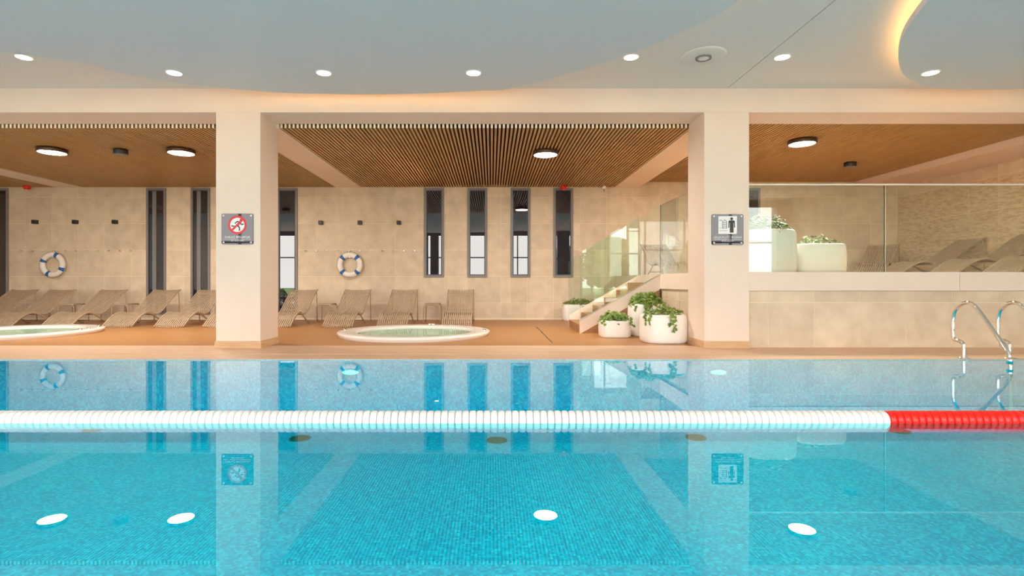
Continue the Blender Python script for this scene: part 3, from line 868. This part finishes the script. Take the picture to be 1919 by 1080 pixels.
for z in (.02, -.02): stroke(mb, [(-.13, z), (-.10, z+.008), (-.07, z), (-.04, z+.008), (-.005, z)], .006, y0, y1)
mb.build('ladder_symbol', M['frame'], t)
text('GŁĘBOKOŚĆ BASENU', .045, 0, -.125, t, M['white_print'])
mb = MB(); mb.box(-.22, .22, -.0128, -.012, -.160, -.156); mb.build('rule', M['white_print'], t)
text('POOL DEPTH', .032, 0, -.187, t, M['white_print'])

# ------------------------------------------------------------------ ceiling fittings
M['lamp_strong'] = emitter('warm_lamp_strong', (1, .90, .76), LAMP_POWER*1.7)
def surface_lamp(x, y, z, label):
    t = thing('ceiling_lamp', label, 'ceiling lamp', (x, y, z))
    mb = MB(); mb.lathe([(.18, .0), (.255, -.004), (.262, -.015), (.262, -.085), (.250, -.092), (.235, -.088), (.235, -.07)], 40); mb.build('housing', M['bronze'], t)
    mb = MB(); mb.lathe([(.234, -.082), (0, -.082)], 40, smooth=False, caps=False); mb.build('diffuser', M['lamp_strong'] if z > 3.8 else M['lamp'], t)
for x, y, z, lab in ((-8.85, 10.75, 3.763, 'round bronze ceiling lamp above the far spa, first of the pair'), (-6.28, 10.80, 3.763, 'round bronze ceiling lamp nearer the no running pillar, second of the pair'),
                     (1.11, 10.95, 3.763, 'round bronze ceiling lamp on the slats of the middle bay'), (6.20, 10.65, 3.911, 'round bronze ceiling lamp over the raised deck')):
    surface_lamp(x, y, z, lab)
for x, y, z, lab in ((-7.5, 10.8, 3.763, 'small dark ceiling speaker between the two lamps over the deck'), (8.50, 12.65, 3.911, 'small dark ceiling speaker over the raised deck')):
    t = thing('ceiling_speaker', lab, 'speaker', (x, y, z))
    mb = MB(); mb.lathe([(.125, 0), (.13, -.01), (.13, -.10), (.12, -.108)], 28); mb.build('housing', M['black'], t)
    mb = MB(); mb.lathe([(.118, -.106), (.118, -.112), (.02, -.112)], 28); mb.build('grille', M['frame'], t)
for k, (x, z) in enumerate(((-6.53, 4.22), (-4.43, 4.0), (-2.34, 4.0), (-.25, 4.0), (1.95, 4.22), (4.06, 4.22), (6.13, 4.0))):
    labs = ['recessed downlight on the plain ceiling beyond the big curved panel', 'recessed downlight in the big curved panel, farthest from the middle', 'recessed downlight in the big curved panel over the no running pillar side',
            'recessed downlight in the big curved panel, nearest the ceiling disc', 'recessed downlight on the ceiling just outside the big curved panel', 'recessed downlight on the ceiling beside the joint line', 'recessed downlight in the panel with the glowing edge']
    t = thing('downlight', labs[k], 'downlight', (x, 7.45, z))
    mb = MB(); mb.lathe([(.115, .001), (.115, -.006), (.098, -.010), (.092, -.004), (.092, .001)], 28); mb.build('trim_ring', M['white'], t)
    mb = MB(); mb.lathe([(.092, -.005), (0, -.005)], 28, smooth=False, caps=False); mb.build('lens', M['spot'], t)
t = thing('ceiling_vent', 'round white ceiling disc with a ringed centre, beside the joint line', 'vent', (2.94, 7.40, 4.22))
mb = MB(); mb.lathe([(.305, .001), (.305, -.014), (.28, -.022), (.12, -.030), (.115, -.03)], 40); mb.build('disc', M['ceiling'], t)
mb = MB(); mb.lathe([(.105, -.028), (.105, -.05), (.088, -.05), (.086, -.036)], 32); mb.build('ring', M['frame'], t)
mb = MB(); mb.lathe([(.080, -.030), (.080, -.042), (.05, -.048), (.01, -.048)], 32); mb.build('core', M['white'], t)
for x, y, lab in (((53-921)*.0150, 14.95, 'small red alarm beacon under the slats near the end window'), ((1056-921)*.0150, 14.95, 'small red alarm beacon above the narrow window by the stairs')):
    t = thing('alarm_beacon', lab, 'alarm', (x, y, 3.763))
    mb = MB(); mb.lathe([(.085, 0), (.09, -.02), (.088, -.05), (.07, -.09), (.045, -.10)], 20); mb.build('dome', M['red'], t)
    mb = MB(); mb.lathe([(.03, -.098), (.03, -.112), (.01, -.115)], 12); mb.build('lens', M['ring_white'], t)
t = thing('security_camera', 'small white dome camera under the slats above the stairs', 'camera', ((1131-921)*.0150, 14.95, 3.763))
mb = MB(); mb.lathe([(.055, 0), (.062, -.02), (.06, -.05), (.045, -.072), (.02, -.082)], 18); mb.build('dome', M['white'], t)
mb = MB(); mb.lathe([(.014, -.078), (.010, -.16)], 8); mb.build('stem', M['frame'], t)

# ------------------------------------------------------------------ under water
for x, y, lab in ((-5.37, 7.20, 'first'), (-2.44, 6.80, 'second'), (.067, 6.72, 'third'), (2.62, 6.84, 'fourth'), (5.45, 7.13, 'fifth')):
    t = thing('floor_drain', 'round grate on the pool floor, %s from the left' % lab, 'drain', (x, y, PZ), group='round pool floor grates')
    mb = MB(); mb.lathe([(.13, .001), (.13, .012), (.115, .016), (.108, .006)], 24); mb.build('rim', M['drain'], t)
    mb = MB()
    for k in range(-4, 5):
        w = math.sqrt(max(.0, .105**2-(k*.024)**2)); mb.box(-w, w, k*.024-.006, k*.024+.006, .002, .012)
    mb.build('grate', M['drain'], t)
for x, lab in ((-1.97, 'slim oval pool lamp under the waterline below the upright life ring'), (3.17, 'slim oval pool lamp under the waterline below the pool depth pillar')):
    t = thing('pool_light', lab, 'pool light', (x, YE, -.185))
    mb = MB(); mb.lathe([(.13, .0), (.13, -.02), (.11, -.03), (.105, -.02)], 28, axis='y'); mb.v = [(x_, y_, z_*.30) for x_, y_, z_ in mb.v]; mb.build('bezel', M['chrome'], t)
    mb = MB(); mb.lathe([(.105, -.022), (0, -.022)], 28, axis='y', smooth=False, caps=False); mb.v = [(x_, y_, z_*.30) for x_, y_, z_ in mb.v]; mb.build('lens', M['pool_lamp'], t)
